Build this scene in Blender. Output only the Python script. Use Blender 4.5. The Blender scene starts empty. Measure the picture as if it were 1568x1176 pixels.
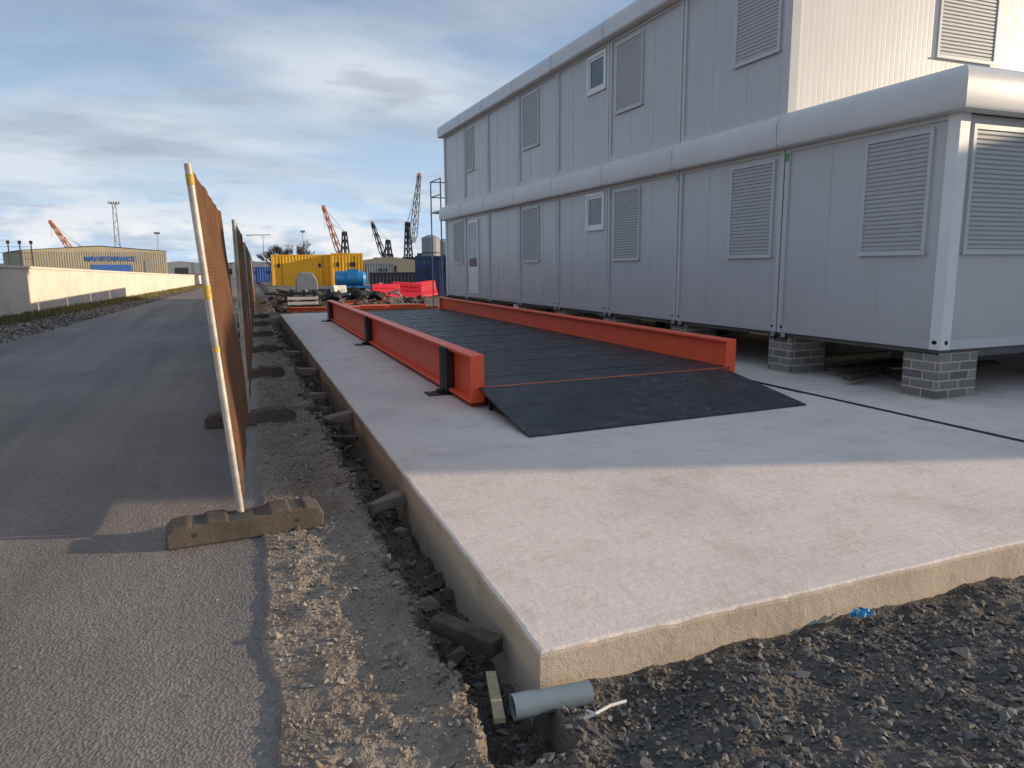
import bpy, bmesh, math, random
import numpy as np
from mathutils import Vector, Matrix, noise, Euler
random.seed(7); rng=np.random.default_rng(7)
S=bpy.context.scene
try:
    S.view_settings.view_transform='Standard'; S.view_settings.look='None'; S.view_settings.exposure=0
except Exception: pass
SUN_EL=math.radians(12.0); SUN_AZ=math.atan2(1.0,-0.33)   # clockwise from +Y

# ------------------------------------------------------------ materials
class N:
    def __init__(s,m): s.t=m.node_tree; s.n=s.t.nodes; s.l=s.t.links
    def new(s,t,**k):
        x=s.n.new(t)
        for a,b in k.items(): setattr(x,a,b)
        return x
    def ln(s,a,b): s.l.new(a,b)
def newmat(name):
    m=bpy.data.materials.new(name); m.use_nodes=True
    g=N(m); bs=m.node_tree.nodes['Principled BSDF']; return m,g,bs
def ramp(g,fac,stops):
    r=g.new('ShaderNodeValToRGB'); e=r.color_ramp.elements
    e[0].position=stops[0][0]; e[0].color=(*stops[0][1],1)
    e[1].position=stops[1][0]; e[1].color=(*stops[1][1],1)
    for p,c in stops[2:]:
        q=e.new(p); q.color=(*c,1)
    g.ln(fac,r.inputs['Fac']); return r.outputs['Color']
def mixc(g,f,a,b,mode='MIX'):
    m=g.new('ShaderNodeMix',data_type='RGBA',blend_type=mode)
    for s,i in ((f,0),(a,6),(b,7)):
        if hasattr(s,'is_output'): g.ln(s,m.inputs[i])
        else: m.inputs[i].default_value=s if i==0 else (*s,1)
    return m.outputs[2]
def nz(g,vec,scale,detail=4,rough=.6):
    n=g.new('ShaderNodeTexNoise'); n.inputs['Scale'].default_value=scale; n.inputs['Detail'].default_value=min(detail,6); n.inputs['Roughness'].default_value=rough
    g.ln(vec,n.inputs['Vector']); return n.outputs['Fac']
def bump(g,bs,h,strength,dist,prev=None):
    b=g.new('ShaderNodeBump'); b.inputs['Strength'].default_value=strength; b.inputs['Distance'].default_value=dist
    g.ln(h,b.inputs['Height'])
    if prev is not None: g.ln(prev,b.inputs['Normal'])
    g.ln(b.outputs['Normal'],bs.inputs['Normal']); return b.outputs['Normal']
def oc(g):
    return g.new('ShaderNodeTexCoord').outputs['Object']
def simple(name,c,rough=.6,metal=0,var=.15,scale=3,bs_=0.0,bscale=60,spec=.5):
    m,g,bs=newmat(name); v=oc(g)
    d=tuple(x*(1-var) for x in c); u=tuple(min(1,x*(1+var)) for x in c)
    g.ln(ramp(g,nz(g,v,scale),[(.3,d),(.7,u)]),bs.inputs['Base Color'])
    bs.inputs['Roughness'].default_value=rough; bs.inputs['Metallic'].default_value=metal
    bs.inputs['Specular IOR Level'].default_value=spec
    if bs_>0: bump(g,bs,nz(g,v,bscale),bs_,.01)
    return m
def island(name,cols,rough=.85,bscale=90):
    m,g,bs=newmat(name); v=oc(g)
    ge=g.new('ShaderNodeNewGeometry')
    n=len(cols); c=ramp(g,ge.outputs['Random Per Island'],[(i/(n-1),cols[i]) for i in range(n)])
    nn=nz(g,v,bscale,3)
    c=mixc(g,.5,c,ramp(g,nn,[(.3,(.5,.5,.5)),(.7,(1,1,1))]),'MULTIPLY')
    g.ln(c,bs.inputs['Base Color']); bs.inputs['Roughness'].default_value=rough
    bump(g,bs,nn,.4,.004); return m

def cabin_mat(name,c):
    m,g,bs=newmat(name); v=oc(g)
    sp=g.new('ShaderNodeSeparateXYZ'); g.ln(v,sp.inputs[0])
    ad=g.new('ShaderNodeMath',operation='ADD'); g.ln(sp.outputs[0],ad.inputs[0]); g.ln(sp.outputs[1],ad.inputs[1])
    mu=g.new('ShaderNodeMath',operation='MULTIPLY'); g.ln(ad.outputs[0],mu.inputs[0]); mu.inputs[1].default_value=1/.1
    fr=g.new('ShaderNodeMath',operation='PINGPONG'); g.ln(mu.outputs[0],fr.inputs[0]); fr.inputs[1].default_value=.5
    rr=ramp(g,fr.outputs[0],[(.0,(0,0,0)),(.16,(1,1,1))])
    st=g.new('ShaderNodeMapping'); st.inputs['Scale'].default_value=(1,1,.25); g.ln(v,st.inputs[0])
    n=nz(g,st.outputs[0],2.2,5)
    col=ramp(g,n,[(.3,tuple(x*.95 for x in c)),(.7,tuple(x*1.04 for x in c))])
    mr=g.new('ShaderNodeMapRange'); mr.inputs[1].default_value=.5; mr.inputs[2].default_value=1.1; mr.inputs[3].default_value=.4; mr.inputs[4].default_value=0; g.ln(sp.outputs[2],mr.inputs[0])
    mm=g.new('ShaderNodeMath',operation='MULTIPLY'); g.ln(mr.outputs[0],mm.inputs[0]); g.ln(nz(g,v,7),mm.inputs[1])
    col=mixc(g,mm.outputs[0],col,(.3,.27,.24))
    g.ln(col,bs.inputs['Base Color']); bs.inputs['Roughness'].default_value=.33
    b1=bump(g,bs,rr,.16,.005)
    bump(g,bs,nz(g,v,1.3,2),.12,.03,b1)
    return m
M_wall=cabin_mat('cabin_sheet_grey',(.48,.485,.485))
M_endw=cabin_mat('cabin_sheet_cream',(.78,.73,.67))
M_post=simple('cabin_frame_grey',(.51,.515,.515),.42,0,.05,1.5)
M_fasc=simple('fascia_white',(.60,.60,.60),.4,0,.05,1.2,.05,5)
M_gap=simple('rubber_gap',(.03,.03,.035),.8)
M_slat=simple('shutter_slat',(.44,.445,.44),.5,0,.04,4)
M_frame=simple('pvc_white',(.72,.72,.71),.35,0,.03)
m,g,bs=newmat('window_glass'); bs.inputs['Roughness'].default_value=.06
g.ln(ramp(g,nz(g,oc(g),1.5),[(.3,(.08,.1,.11)),(.7,(.16,.18,.2))]),bs.inputs['Base Color']); M_glass=m
M_green=simple('green_sticker',(.05,.35,.12),.5)
M_under=simple('steel_underframe',(.10,.10,.10),.7)
M_red=simple('vermilion_paint',(.95,.125,.045),.42,0,.05,2.5,.04,30)
M_orange=simple('orange_paint',(.90,.14,.045),.5)
M_blk=simple('black_steel',(.018,.018,.02),.5,0,.3,8,.1,80)
M_galv=simple('galvanised_steel',(.42,.41,.39),.45,.6,.2,12,.1,60)
M_rusty=simple('weathered_fence_tube',(.48,.44,.38),.55,.25,.3,9,.1,60)
M_yel=simple('yellow_tape',(.55,.36,.06),.6,0,.3,30)
M_timb=simple('dark_timber',(.07,.05,.038),.85,0,.4,10,.5,40)
M_pine=simple('pale_timber',(.40,.32,.2),.8,0,.2,14,.3,60)
M_pipe=simple('grey_pvc',(.19,.235,.26),.42,0,.12,8,.06,30)
M_white=simple('white_scrap',(.6,.58,.55),.7)
M_blue=simple('blue_paint',(.02,.10,.35),.5,0,.2,2)
M_blueb=simple('bright_blue_paint',(.03,.25,.58),.45,0,.2,2)
M_navy=simple('navy_container',(.025,.06,.15),.55,0,.2,1)
M_yelc=simple('yellow_container',(.92,.46,.012),.5,0,.08,.8)
M_redp=simple('red_plastic',(.70,.02,.04),.4,0,.1,3)
M_dark=simple('dark_machinery',(.03,.032,.038),.6,0,.3,1)
M_craneo=simple('crane_orange',(.55,.2,.09),.6)
M_craneg=simple('crane_grey',(.24,.26,.28),.6)
M_ware=simple('warehouse_cladding',(.36,.31,.22),.7,0,.1,.5)
M_wareR=simple('warehouse_roof',(.22,.22,.21),.7)
M_hill=simple('distant_hill',(.10,.13,.17),1,0,.2,.01)
M_tree=simple('bare_bark',(.09,.06,.045),.9)
M_tyre=simple('tyre_rubber',(.02,.02,.02),.8)
M_tank=simple('silo_grey',(.25,.27,.29),.6)
M_bluecl=simple('blue_polythene',(.03,.28,.5),.5)
M_grass=island('dry_grass',[(.22,.17,.06),(.14,.15,.04),(.32,.25,.11)],.9)

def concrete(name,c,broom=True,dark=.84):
    m,g,bs=newmat(name); v=oc(g)
    mp=g.new('ShaderNodeMapping'); mp.inputs['Scale'].default_value=(1.2,14,1); mp.inputs['Rotation'].default_value=(0,0,math.radians(62)); g.ln(v,mp.inputs[0])
    big=nz(g,v,.9,6,.65); br=nz(g,mp.outputs[0],2.2,4,.6); fine=nz(g,v,170,2,.7)
    col=ramp(g,big,[(.3,tuple(x*dark for x in c)),(.5,c),(.72,tuple(min(.9,x*1.06) for x in c))])
    if broom: col=mixc(g,.3,col,ramp(g,br,[(.35,(.78,.77,.76)),(.62,(1,1,1))]),'MULTIPLY')
    col=mixc(g,.45,col,ramp(g,fine,[(.35,(.68,.68,.68)),(.6,(1,1,1))]),'MULTIPLY')
    vo=g.new('ShaderNodeTexVoronoi'); vo.inputs['Scale'].default_value=26; g.ln(v,vo.inputs['Vector'])
    pits=ramp(g,vo.outputs['Distance'],[(.03,(.45,.42,.4)),(.085,(1,1,1))])
    msk=ramp(g,nz(g,v,5,2),[(.5,(0,0,0)),(.62,(1,1,1))])
    pits=mixc(g,msk,(1,1,1),pits); col=mixc(g,.7,col,pits,'MULTIPLY')
    st=ramp(g,nz(g,v,2.3,5,.7),[(.52,(1,1,1)),(.75,(.80,.76,.72))]); col=mixc(g,.85,col,st,'MULTIPLY')
    g.ln(col,bs.inputs['Base Color']); bs.inputs['Roughness'].default_value=.9
    b=bump(g,bs,br,.4 if broom else .1,.014); b=bump(g,bs,fine,.8,.005,b); bump(g,bs,nz(g,v,18,4),.5,.014,b)
    return m
M_conc=concrete('brushed_concrete',(.80,.69,.62))
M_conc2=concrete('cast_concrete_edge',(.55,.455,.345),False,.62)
M_rend=concrete('rendered_wall',(.84,.69,.57),False)

m,g,bs=newmat('dusty_asphalt'); v=oc(g)
big=nz(g,v,.35,6,.65); f=nz(g,v,110,2,.7)
col=ramp(g,big,[(.3,(.205,.175,.152)),(.55,(.265,.226,.196)),(.75,(.315,.268,.23))])
vo=g.new('ShaderNodeTexVoronoi'); vo.inputs['Scale'].default_value=75; g.ln(v,vo.inputs['Vector'])
sp=ramp(g,vo.outputs['Color'],[(.0,(.42,.42,.42)),(.7,(1,1,1)),(1,(1.0,1.0,1.0))])
col=mixc(g,.65,col,sp,'MULTIPLY')
mp=g.new('ShaderNodeMapping'); mp.inputs['Scale'].default_value=(1.6,.06,1); mp.inputs['Rotation'].default_value=(0,0,math.radians(3)); g.ln(v,mp.inputs[0])
tr=ramp(g,nz(g,mp.outputs[0],1.0,3),[(.4,(.72,.73,.76)),(.62,(1.0,1.0,1.0))]); col=mixc(g,.85,col,tr,'MULTIPLY')
g.ln(col,bs.inputs['Base Color']); bs.inputs['Roughness'].default_value=.85
b=bump(g,bs,vo.outputs['Distance'],.8,.008); b=bump(g,bs,f,.5,.005,b); bump(g,bs,nz(g,v,7,4),.5,.028,b); M_asph=m

m,g,bs=newmat('dirt_and_gravel'); v=oc(g)
at=g.new('ShaderNodeAttribute',attribute_name='zone')
vo=g.new('ShaderNodeTexVoronoi'); vo.inputs['Scale'].default_value=48; g.ln(v,vo.inputs['Vector'])
vo2=g.new('ShaderNodeTexVoronoi'); vo2.inputs['Scale'].default_value=120; g.ln(v,vo2.inputs['Vector'])
brown=ramp(g,nz(g,v,2.5,6,.7),[(.3,(.20,.155,.115)),(.5,(.30,.238,.182)),(.72,(.40,.335,.265))])
grey=ramp(g,nz(g,v,3,6,.7),[(.3,(.06,.052,.046)),(.5,(.105,.092,.08)),(.7,(.20,.17,.145))])
col=mixc(g,at.outputs['Fac'],brown,grey)
col=mixc(g,.55,col,ramp(g,vo.outputs['Color'],[(0,(.45,.45,.45)),(1,(1.,1.,1.))]),'MULTIPLY')
col=mixc(g,.5,col,ramp(g,vo2.outputs['Color'],[(0,(.55,.55,.55)),(1,(1.,1.,1.))]),'MULTIPLY')
g.ln(col,bs.inputs['Base Color']); bs.inputs['Roughness'].default_value=.95
b=bump(g,bs,vo.outputs['Distance'],.7,.012); b=bump(g,bs,vo2.outputs['Distance'],.6,.006,b); bump(g,bs,nz(g,v,30,4),.5,.01,b); M_gnd=m

m,g,bs=newmat('black_tread_plate'); v=oc(g)
vo=g.new('ShaderNodeTexVoronoi'); vo.inputs['Scale'].default_value=22; vo.inputs['Randomness'].default_value=0; g.ln(v,vo.inputs['Vector'])
stud=ramp(g,vo.outputs['Distance'],[(.28,(1,1,1)),(.42,(0,0,0))])
dust=ramp(g,nz(g,v,2.6,6,.75),[(.42,(.026,.028,.031)),(.60,(.042,.045,.05)),(.78,(.12,.122,.125))])
smg=g.new('ShaderNodeMath',operation='MULTIPLY')
g.ln(ramp(g,nz(g,v,9,5,.8),[(.52,(0,0,0)),(.66,(.8,.8,.8))]),smg.inputs[0]); g.ln(ramp(g,nz(g,v,1.4,2),[(.42,(0,0,0)),(.56,(1,1,1))]),smg.inputs[1])
dust=mixc(g,smg.outputs[0],dust,(.16,.158,.15))
col=mixc(g,.4,dust,ramp(g,stud,[(0,(.45,.45,.45)),(1,(1.,1.,1.))]),'MULTIPLY')
g.ln(col,bs.inputs['Base Color'])
g.ln(ramp(g,nz(g,v,4,4),[(.3,(.36,.36,.36)),(.7,(.62,.62,.62))]),bs.inputs['Roughness'])
bump(g,bs,stud,1,.01); M_deck=m

m,g,bs=newmat('debris_netting'); v=oc(g)
w=g.new('ShaderNodeTexWave',bands_direction='Z'); w.inputs['Scale'].default_value=14; g.ln(v,w.inputs['Vector'])
w2=g.new('ShaderNodeTexWave',bands_direction='Y'); w2.inputs['Scale'].default_value=14; g.ln(v,w2.inputs['Vector'])
mx=g.new('ShaderNodeMath',operation='MAXIMUM'); g.ln(w.outputs['Fac'],mx.inputs[0]); g.ln(w2.outputs['Fac'],mx.inputs[1])
col=ramp(g,nz(g,v,3,5),[(.3,(.155,.075,.038)),(.7,(.26,.13,.065))])
col=mixc(g,.6,col,ramp(g,mx.outputs[0],[(.4,(.3,.3,.3)),(.75,(1,1,1))]),'MULTIPLY'); g.ln(col,bs.inputs['Base Color']); bs.inputs['Roughness'].default_value=.9; bs.inputs['Specular IOR Level'].default_value=.15
tl=g.new('ShaderNodeBsdfTranslucent'); g.ln(col,tl.inputs[0]); ms=g.new('ShaderNodeMixShader'); ms.inputs[0].default_value=.3
g.ln(bs.outputs[0],ms.inputs[1]); g.ln(tl.outputs[0],ms.inputs[2]); g.ln(ms.outputs[0],g.n['Material Output'].inputs[0]); M_net=m

M_foot=concrete('weathered_fence_foot',(.115,.092,.07),False,.45)

m,g,bs=newmat('block_pier'); v=oc(g)
sp=g.new('ShaderNodeSeparateXYZ'); g.ln(v,sp.inputs[0])
ad=g.new('ShaderNodeMath',operation='ADD'); g.ln(sp.outputs[0],ad.inputs[0]); g.ln(sp.outputs[1],ad.inputs[1])
cb=g.new('ShaderNodeCombineXYZ'); g.ln(ad.outputs[0],cb.inputs[0]); g.ln(sp.outputs[2],cb.inputs[1])
bk=g.new('ShaderNodeTexBrick'); bk.inputs['Color1'].default_value=(.13,.13,.13,1); bk.inputs['Color2'].default_value=(.27,.26,.25,1); bk.inputs['Mortar'].default_value=(.52,.43,.32,1)
bk.inputs['Scale'].default_value=1; bk.inputs['Mortar Size'].default_value=.009; bk.inputs['Brick Width'].default_value=.30; bk.inputs['Row Height'].default_value=.103
g.ln(cb.outputs[0],bk.inputs['Vector'])
col=mixc(g,.5,bk.outputs['Color'],ramp(g,nz(g,v,40),[(.3,(.6,.6,.6)),(.7,(1,1,1))]),'MULTIPLY'); g.ln(col,bs.inputs['Base Color']); bs.inputs['Roughness'].default_value=.9
b=bump(g,bs,bk.outputs['Fac'],-.5,.008); bump(g,bs,nz(g,v,80),.4,.004,b); M_pier=m

M_stoneD=island('dark_crushed_stone',[(.07,.067,.066),(.17,.155,.145),(.10,.093,.087),(.27,.245,.22),(.16,.13,.10),(.12,.11,.10)])
M_stoneB=island('brown_crushed_stone',[(.20,.165,.13),(.34,.285,.235),(.22,.19,.16),(.43,.37,.31),(.26,.205,.15)])
M_rub=island('rubble',[(.05,.044,.038),(.14,.118,.096),(.08,.06,.046),(.24,.205,.175),(.10,.085,.068)],.9,25)
M_kerb=concrete('broken_kerb_concrete',(.21,.165,.135),False,.4)

# ------------------------------------------------------------ builders
class B:
    def __init__(s): s.v=[]; s.f=[]; s.m=[]; s.mats=[]
    def mi(s,m):
        if m not in s.mats: s.mats.append(m)
        return s.mats.index(m)
    def add(s,vs,fs,m,M=None):
        o=len(s.v)
        if M is not None: vs=[tuple(M@Vector(p)) for p in vs]
        s.v+= [tuple(p) for p in vs]; k=s.mi(m)
        for f in fs: s.f.append([o+i for i in f]); s.m.append(k)
    def box(s,x0,x1,y0,y1,z0,z1,m,M=None):
        s.add([(x0,y0,z0),(x1,y0,z0),(x1,y1,z0),(x0,y1,z0),(x0,y0,z1),(x1,y0,z1),(x1,y1,z1),(x0,y1,z1)],
              [(0,3,2,1),(4,5,6,7),(0,1,5,4),(1,2,6,5),(2,3,7,6),(3,0,4,7)],m,M)
    def cyl(s,p,q,r,m,n=10,r2=None,M=None,caps=True):
        p=Vector(p);q=Vector(q); r2=r if r2 is None else r2
        d=(q-p).normalized(); a=d.orthogonal().normalized(); b=d.cross(a)
        vs=[]
        for c,rr in ((p,r),(q,r2)):
            for i in range(n):
                t=2*math.pi*i/n; vs.append(tuple(c+a*math.cos(t)*rr+b*math.sin(t)*rr))
        fs=[(i,(i+1)%n,n+(i+1)%n,n+i) for i in range(n)]
        if caps: fs+= [tuple(reversed(range(n))),tuple(range(n,2*n))]
        s.add(vs,fs,m,M)
    def prism(s,poly,axis,a0,a1,m,M=None):
        n=len(poly)
        def P(p,a):
            return {'x':(a,p[0],p[1]),'y':(p[0],a,p[1]),'z':(p[0],p[1],a)}[axis]
        vs=[P(p,a0) for p in poly]+[P(p,a1) for p in poly]
        s.add(vs,[(i,(i+1)%n,n+(i+1)%n,n+i) for i in range(n)]+[tuple(reversed(range(n))),tuple(range(n,2*n))],m,M)
    def fin(s,name,parent=None,bevel=0,smooth=False,loc=None,segs=2):
        me=bpy.data.meshes.new(name); me.from_pydata(s.v,[],s.f); 
        for m in s.mats: me.materials.append(m)
        me.polygons.foreach_set('material_index',s.m)
        bm=bmesh.new(); bm.from_mesh(me); bmesh.ops.recalc_face_normals(bm,faces=bm.faces); bm.to_mesh(me); bm.free()
        if smooth:
            me.polygons.foreach_set('use_smooth',[True]*len(me.polygons))
        ob=bpy.data.objects.new(name,me); S.collection.objects.link(ob)
        if parent: ob.parent=parent
        if bevel>0:
            md=ob.modifiers.new('bevel','BEVEL'); md.width=bevel; md.segments=segs; md.limit_method='ANGLE'; md.angle_limit=math.radians(40)
        return ob
def empty(name):
    e=bpy.data.objects.new(name,None); S.collection.objects.link(e); e.empty_display_size=.2; return e
def smooth_angle(ob,deg=35):
    me=ob.data; me.polygons.foreach_set('use_smooth',[True]*len(me.polygons))
    try: me.set_sharp_from_angle(angle=math.radians(deg))
    except Exception: pass
def sstep(a,b,x):
    t=max(0,min(1,(x-a)/(b-a))); return t*t*(3-2*t)
def polar(bdeg,d): b=math.radians(bdeg); return (d*math.sin(b),d*math.cos(b))

# ------------------------------------------------------------ terrain
def slabx(y): return 1.07+.031*(y-2.39)
def roadR(y): return .10+.034*(y-2)+.05*noise.noise((y*1.7,3,0)) if y<40 else .10+.034*(y-2)
def roadL(y): return -4.77+.067*(y-19.5)
SB=(2.39,25.0)
def trw(y): return .31+.08*noise.noise((y*1.9,0,0))+.06*noise.noise((y*6,1,0))+.03*noise.noise((y*19,1,0))
def gh(x,y):
    n=noise.noise((x*5,y*5,0))*.016+noise.noise((x*16,y*16,4))*.011+noise.noise((x*37,y*37,4))*.005
    z=-.145
    sx=slabx(y)
    if x<roadR(y)-.05 and x>roadL(y)+.1: return -.175
    e=sx-x
    if y>SB[0]+.05 and y<26 and e<-.03 and x<16: return -.42
    if e<=.03 and y<=SB[0]+.05:
        z=-.18+noise.noise((x*2.1,y*2.1,9))*.05+noise.noise((x*6,y*6,2))*.03+noise.noise((x*13,y*13,2))*.014+n
        z+= .045*sstep(2.2,1.2,y)
        if x>sx: return z
    w=trw(y)
    if y>25: w=0
    t=sstep(w+.015,w-.02,e) if e>-.5 else 0
    t*=sstep(1.95,2.15,y)
    z=z+n*(.5+1.2*sstep(roadR(y),roadR(y)+.2,x))+.02*sstep(w+.25,w,e)*(1-t)
    z-=t*(.22+.09*noise.noise((x*8,y*8,5))+.05*noise.noise((x*2,y*2.5,15))-.05*sstep(.1,w,e))
    if x<roadL(y) and y<120: z+=.03*abs(noise.noise((x*1.3,y*1.3,3)))*2*sstep(roadL(y),roadL(y)-.8,x)
    if y>26: z+=noise.noise((x*.5,y*.5,1))*.12*sstep(26,30,y)*(1 if x>roadR(y)+.3 else 0)
    return z
def lines(segs):
    out=[]
    for a,b,st in segs:
        n=max(1,int(round((b-a)/st))); out+= [a+(b-a)*i/n for i in range(n)]
    out.append(segs[-1][1]); return out
xs=lines([(-2000,-300,170),(-300,-40,20),(-40,-10,2),(-10,-.6,.25),(-.6,0,.1),(0,1.9,.018),(1.9,5.6,.03),(5.6,16.5,.5),(16.5,60,3),(60,300,20),(300,2000,170)])
ys=lines([(-1500,-100,140),(-100,-5,10),(-5,.8,.3),(.8,5.5,.022),(5.5,12,.045),(12,26,.1),(26,60,.5),(60,200,8),(200,3000,200)])
nx,ny=len(xs),len(ys)
co=np.empty((ny,nx,3),dtype=np.float32); zone=np.zeros((ny,nx),dtype=np.float32)
for j,y in enumerate(ys):
    for i,x in enumerate(xs):
        z=gh(x,y); co[j,i]=(x,y,z)
        sx=slabx(y)
        zz=0
        if y<SB[0]+.1: zz=sstep(.85,1.15,x+.2*noise.noise((x*3,y*3,0)))
        if z<-.21: zz=max(zz,.9)
        if y>26: zz=.45+.5*noise.noise((x*.3,y*.3,8))
        zz=max(zz,.4*sstep(.5,.8,.5+.5*noise.noise((x*2.5,y*1.4,21))))
        zone[j,i]=max(0,min(1,zz))
idx=np.arange(nx*ny).reshape(ny,nx)
fa=np.stack([idx[:-1,:-1],idx[:-1,1:],idx[1:,1:],idx[1:,:-1]],-1).reshape(-1,4)
def fastmesh(name,V,F,mat,smooth):
    me=bpy.data.meshes.new(name); me.vertices.add(len(V)); me.vertices.foreach_set('co',V.astype(np.float32).ravel())
    k=F.shape[1]
    me.loops.add(F.size); me.loops.foreach_set('vertex_index',F.ravel().astype(np.int32))
    me.polygons.add(len(F)); me.polygons.foreach_set('loop_start',np.arange(0,F.size,k,dtype=np.int32)); me.polygons.foreach_set('loop_total',np.full(len(F),k,dtype=np.int32))
    me.update(calc_edges=True); me.polygons.foreach_set('use_smooth',[smooth]*len(F)); me.materials.append(mat)
    ob=bpy.data.objects.new(name,me); S.collection.objects.link(ob); return ob
ob=fastmesh('ground',co.reshape(-1,3),fa,M_gnd,True)
a=ob.data.attributes.new('zone','FLOAT','POINT'); a.data.foreach_set('value',zone.ravel())

yy=lines([(-30,0,3),(0,14,.1),(14,40,1),(40,110,5)])
vs=[];fs=[]; cols=8
for y in yy:
    l=roadL(y)+(.12*noise.noise((y*.5,7,0))); r=roadR(y)+.04*noise.noise((y*7,11,0))
    for k in range(cols+1): vs.append((l+(r-l)*k/cols,y,-.158))
for j in range(len(yy)-1):
    for k in range(cols): o=j*(cols+1)+k; fs.append((o,o+1,o+cols+2,o+cols+1))
b=B(); b.add(vs,fs,M_asph); b.fin('road')

# ------------------------------------------------------------ stones (angular convex chips)
def hullvar():
    bm=bmesh.new(); k=random.randint(8,12)
    for i in range(k):
        v=Vector((random.gauss(0,1),random.gauss(0,1),random.gauss(0,1))).normalized()
        v=Vector([max(-.72,min(.72,c)) for c in v])*random.uniform(.9,1.3); bm.verts.new(v)
    r=bmesh.ops.convex_hull(bm,input=bm.verts)
    bmesh.ops.delete(bm,geom=[v for v in bm.verts if not v.link_faces],context='VERTS')
    bmesh.ops.triangulate(bm,faces=bm.faces); bm.verts.index_update()
    V=np.array([v.co[:] for v in bm.verts]); F=np.array([[v.index for v in f.verts] for f in bm.faces]); bm.free(); return V,F
HV=[hullvar() for _ in range(16)]
def stones(name,pts,sizes,mat,parent=None,flat=.75):
    pts=np.array(pts); sizes=np.array(sizes); n=len(pts); which=rng.integers(0,len(HV),n); VV=[];FF=[];off=0
    for h,(hv,hf) in enumerate(HV):
        ix=np.where(which==h)[0]; c=len(ix)
        if c==0: continue
        V=hv[None]*rng.uniform(.6,1.25,(c,1,3))
        q=rng.normal(size=(c,4)); q/=np.linalg.norm(q,axis=1,keepdims=True); w,x,y,z=q.T
        R=np.stack([1-2*(y*y+z*z),2*(x*y-z*w),2*(x*z+y*w),2*(x*y+z*w),1-2*(x*x+z*z),2*(y*z-x*w),2*(x*z-y*w),2*(y*z+x*w),1-2*(x*x+y*y)],-1).reshape(c,3,3)
        V=np.einsum('nij,nkj->nki',R,V); V[:,:,2]*=flat
        V=V*sizes[ix][:,None,None]+pts[ix][:,None,:]
        k=len(hv); F=(hf[None]+(np.arange(c)*k)[:,None,None]).reshape(-1,3)+off; off+=c*k
        VV.append(V.reshape(-1,3)); FF.append(F)
    ob=fastmesh(name,np.concatenate(VV),np.concatenate(FF),mat,False)
    if parent: ob.parent=parent
    return ob
def scatter(n,x0,x1,y0,y1,s0,s1,ok,pw=2.5,lift=.2):
    P=[];Z=[]
    while len(P)<n:
        x=random.uniform(x0,x1); y=random.uniform(y0,y1)
        if not ok(x,y): continue
        s=s0+(s1-s0)*random.random()**pw
        P.append((x,y,gh(x,y)+s*lift)); Z.append(s)
    return P,Z
def patch(x,y): return .5+.7*noise.noise((x*2.2,y*2.2,31))+.4*noise.noise((x*6,y*6,11))
P,Z=scatter(20000,.8,6.2,.95,2.4,.003,.016,lambda x,y:(y<2.375) and x>.9+.15*noise.noise((y*4,2,0)) and random.random()<patch(x,y)+.3,2.5)
P2,Z2=scatter(3600,.9,6.,1.05,2.35,.009,.025,lambda x,y:random.random()<patch(x,y)+.15,1.8,.35)
P5,Z5=scatter(150,.95,6.,1.1,2.3,.024,.040,lambda x,y:random.random()<patch(x,y),1.5)
stones('crushed_stone_gravel',P+P2+P5,Z+Z2+Z5,M_stoneD)
P,Z=scatter(14000,.02,1.0,1.4,13,.002,.014,lambda x,y: x>roadR(y)-.03 and x<slabx(y)-trw(y)+.03 and random.random()<(1.2-y/13)*(patch(x,y)+.2) ,3)
P4,Z4=scatter(420,.1,.9,1.6,9,.010,.026,lambda x,y: x>roadR(y) and x<slabx(y)-trw(y),2,.4)
P3,Z3=scatter(900,-.7,.2,1.5,9,.002,.010,lambda x,y: random.random()<((x+.7)/1.0),3)
P6,Z6=scatter(1500,-3.6,.1,1.5,8,.0015,.007,lambda x,y: random.random()<patch(x,y)+.2,3)
P7,Z7=scatter(25,-3.5,.1,2.5,9,.008,.02,lambda x,y: True,2)
P3=[(x,y,-.1575) for x,y,_ in P3+P6+P7]; Z3=Z3+Z6+Z7
P2,Z2=scatter(2500,.3,1.6,8,25,.008,.03,lambda x,y: x>roadR(y)-.05 and x<slabx(y)-.03,2)
stones('shoulder_gravel',P+P2+P3+P4,Z+Z2+Z3+Z4,M_stoneB)
P,Z=scatter(7500,.7,1.9,1.9,24,.006,.03,lambda x,y: 0.02<slabx(y)-x<.36 and random.random()<1.25-y/22,3)
P2,Z2=scatter(170,.75,2.,2.6,24,.03,.08,lambda x,y: 0.06<slabx(y)-x<.42,1.8,.3)
stones('trench_rubble',P+P2,Z+Z2,M_rub)

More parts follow.
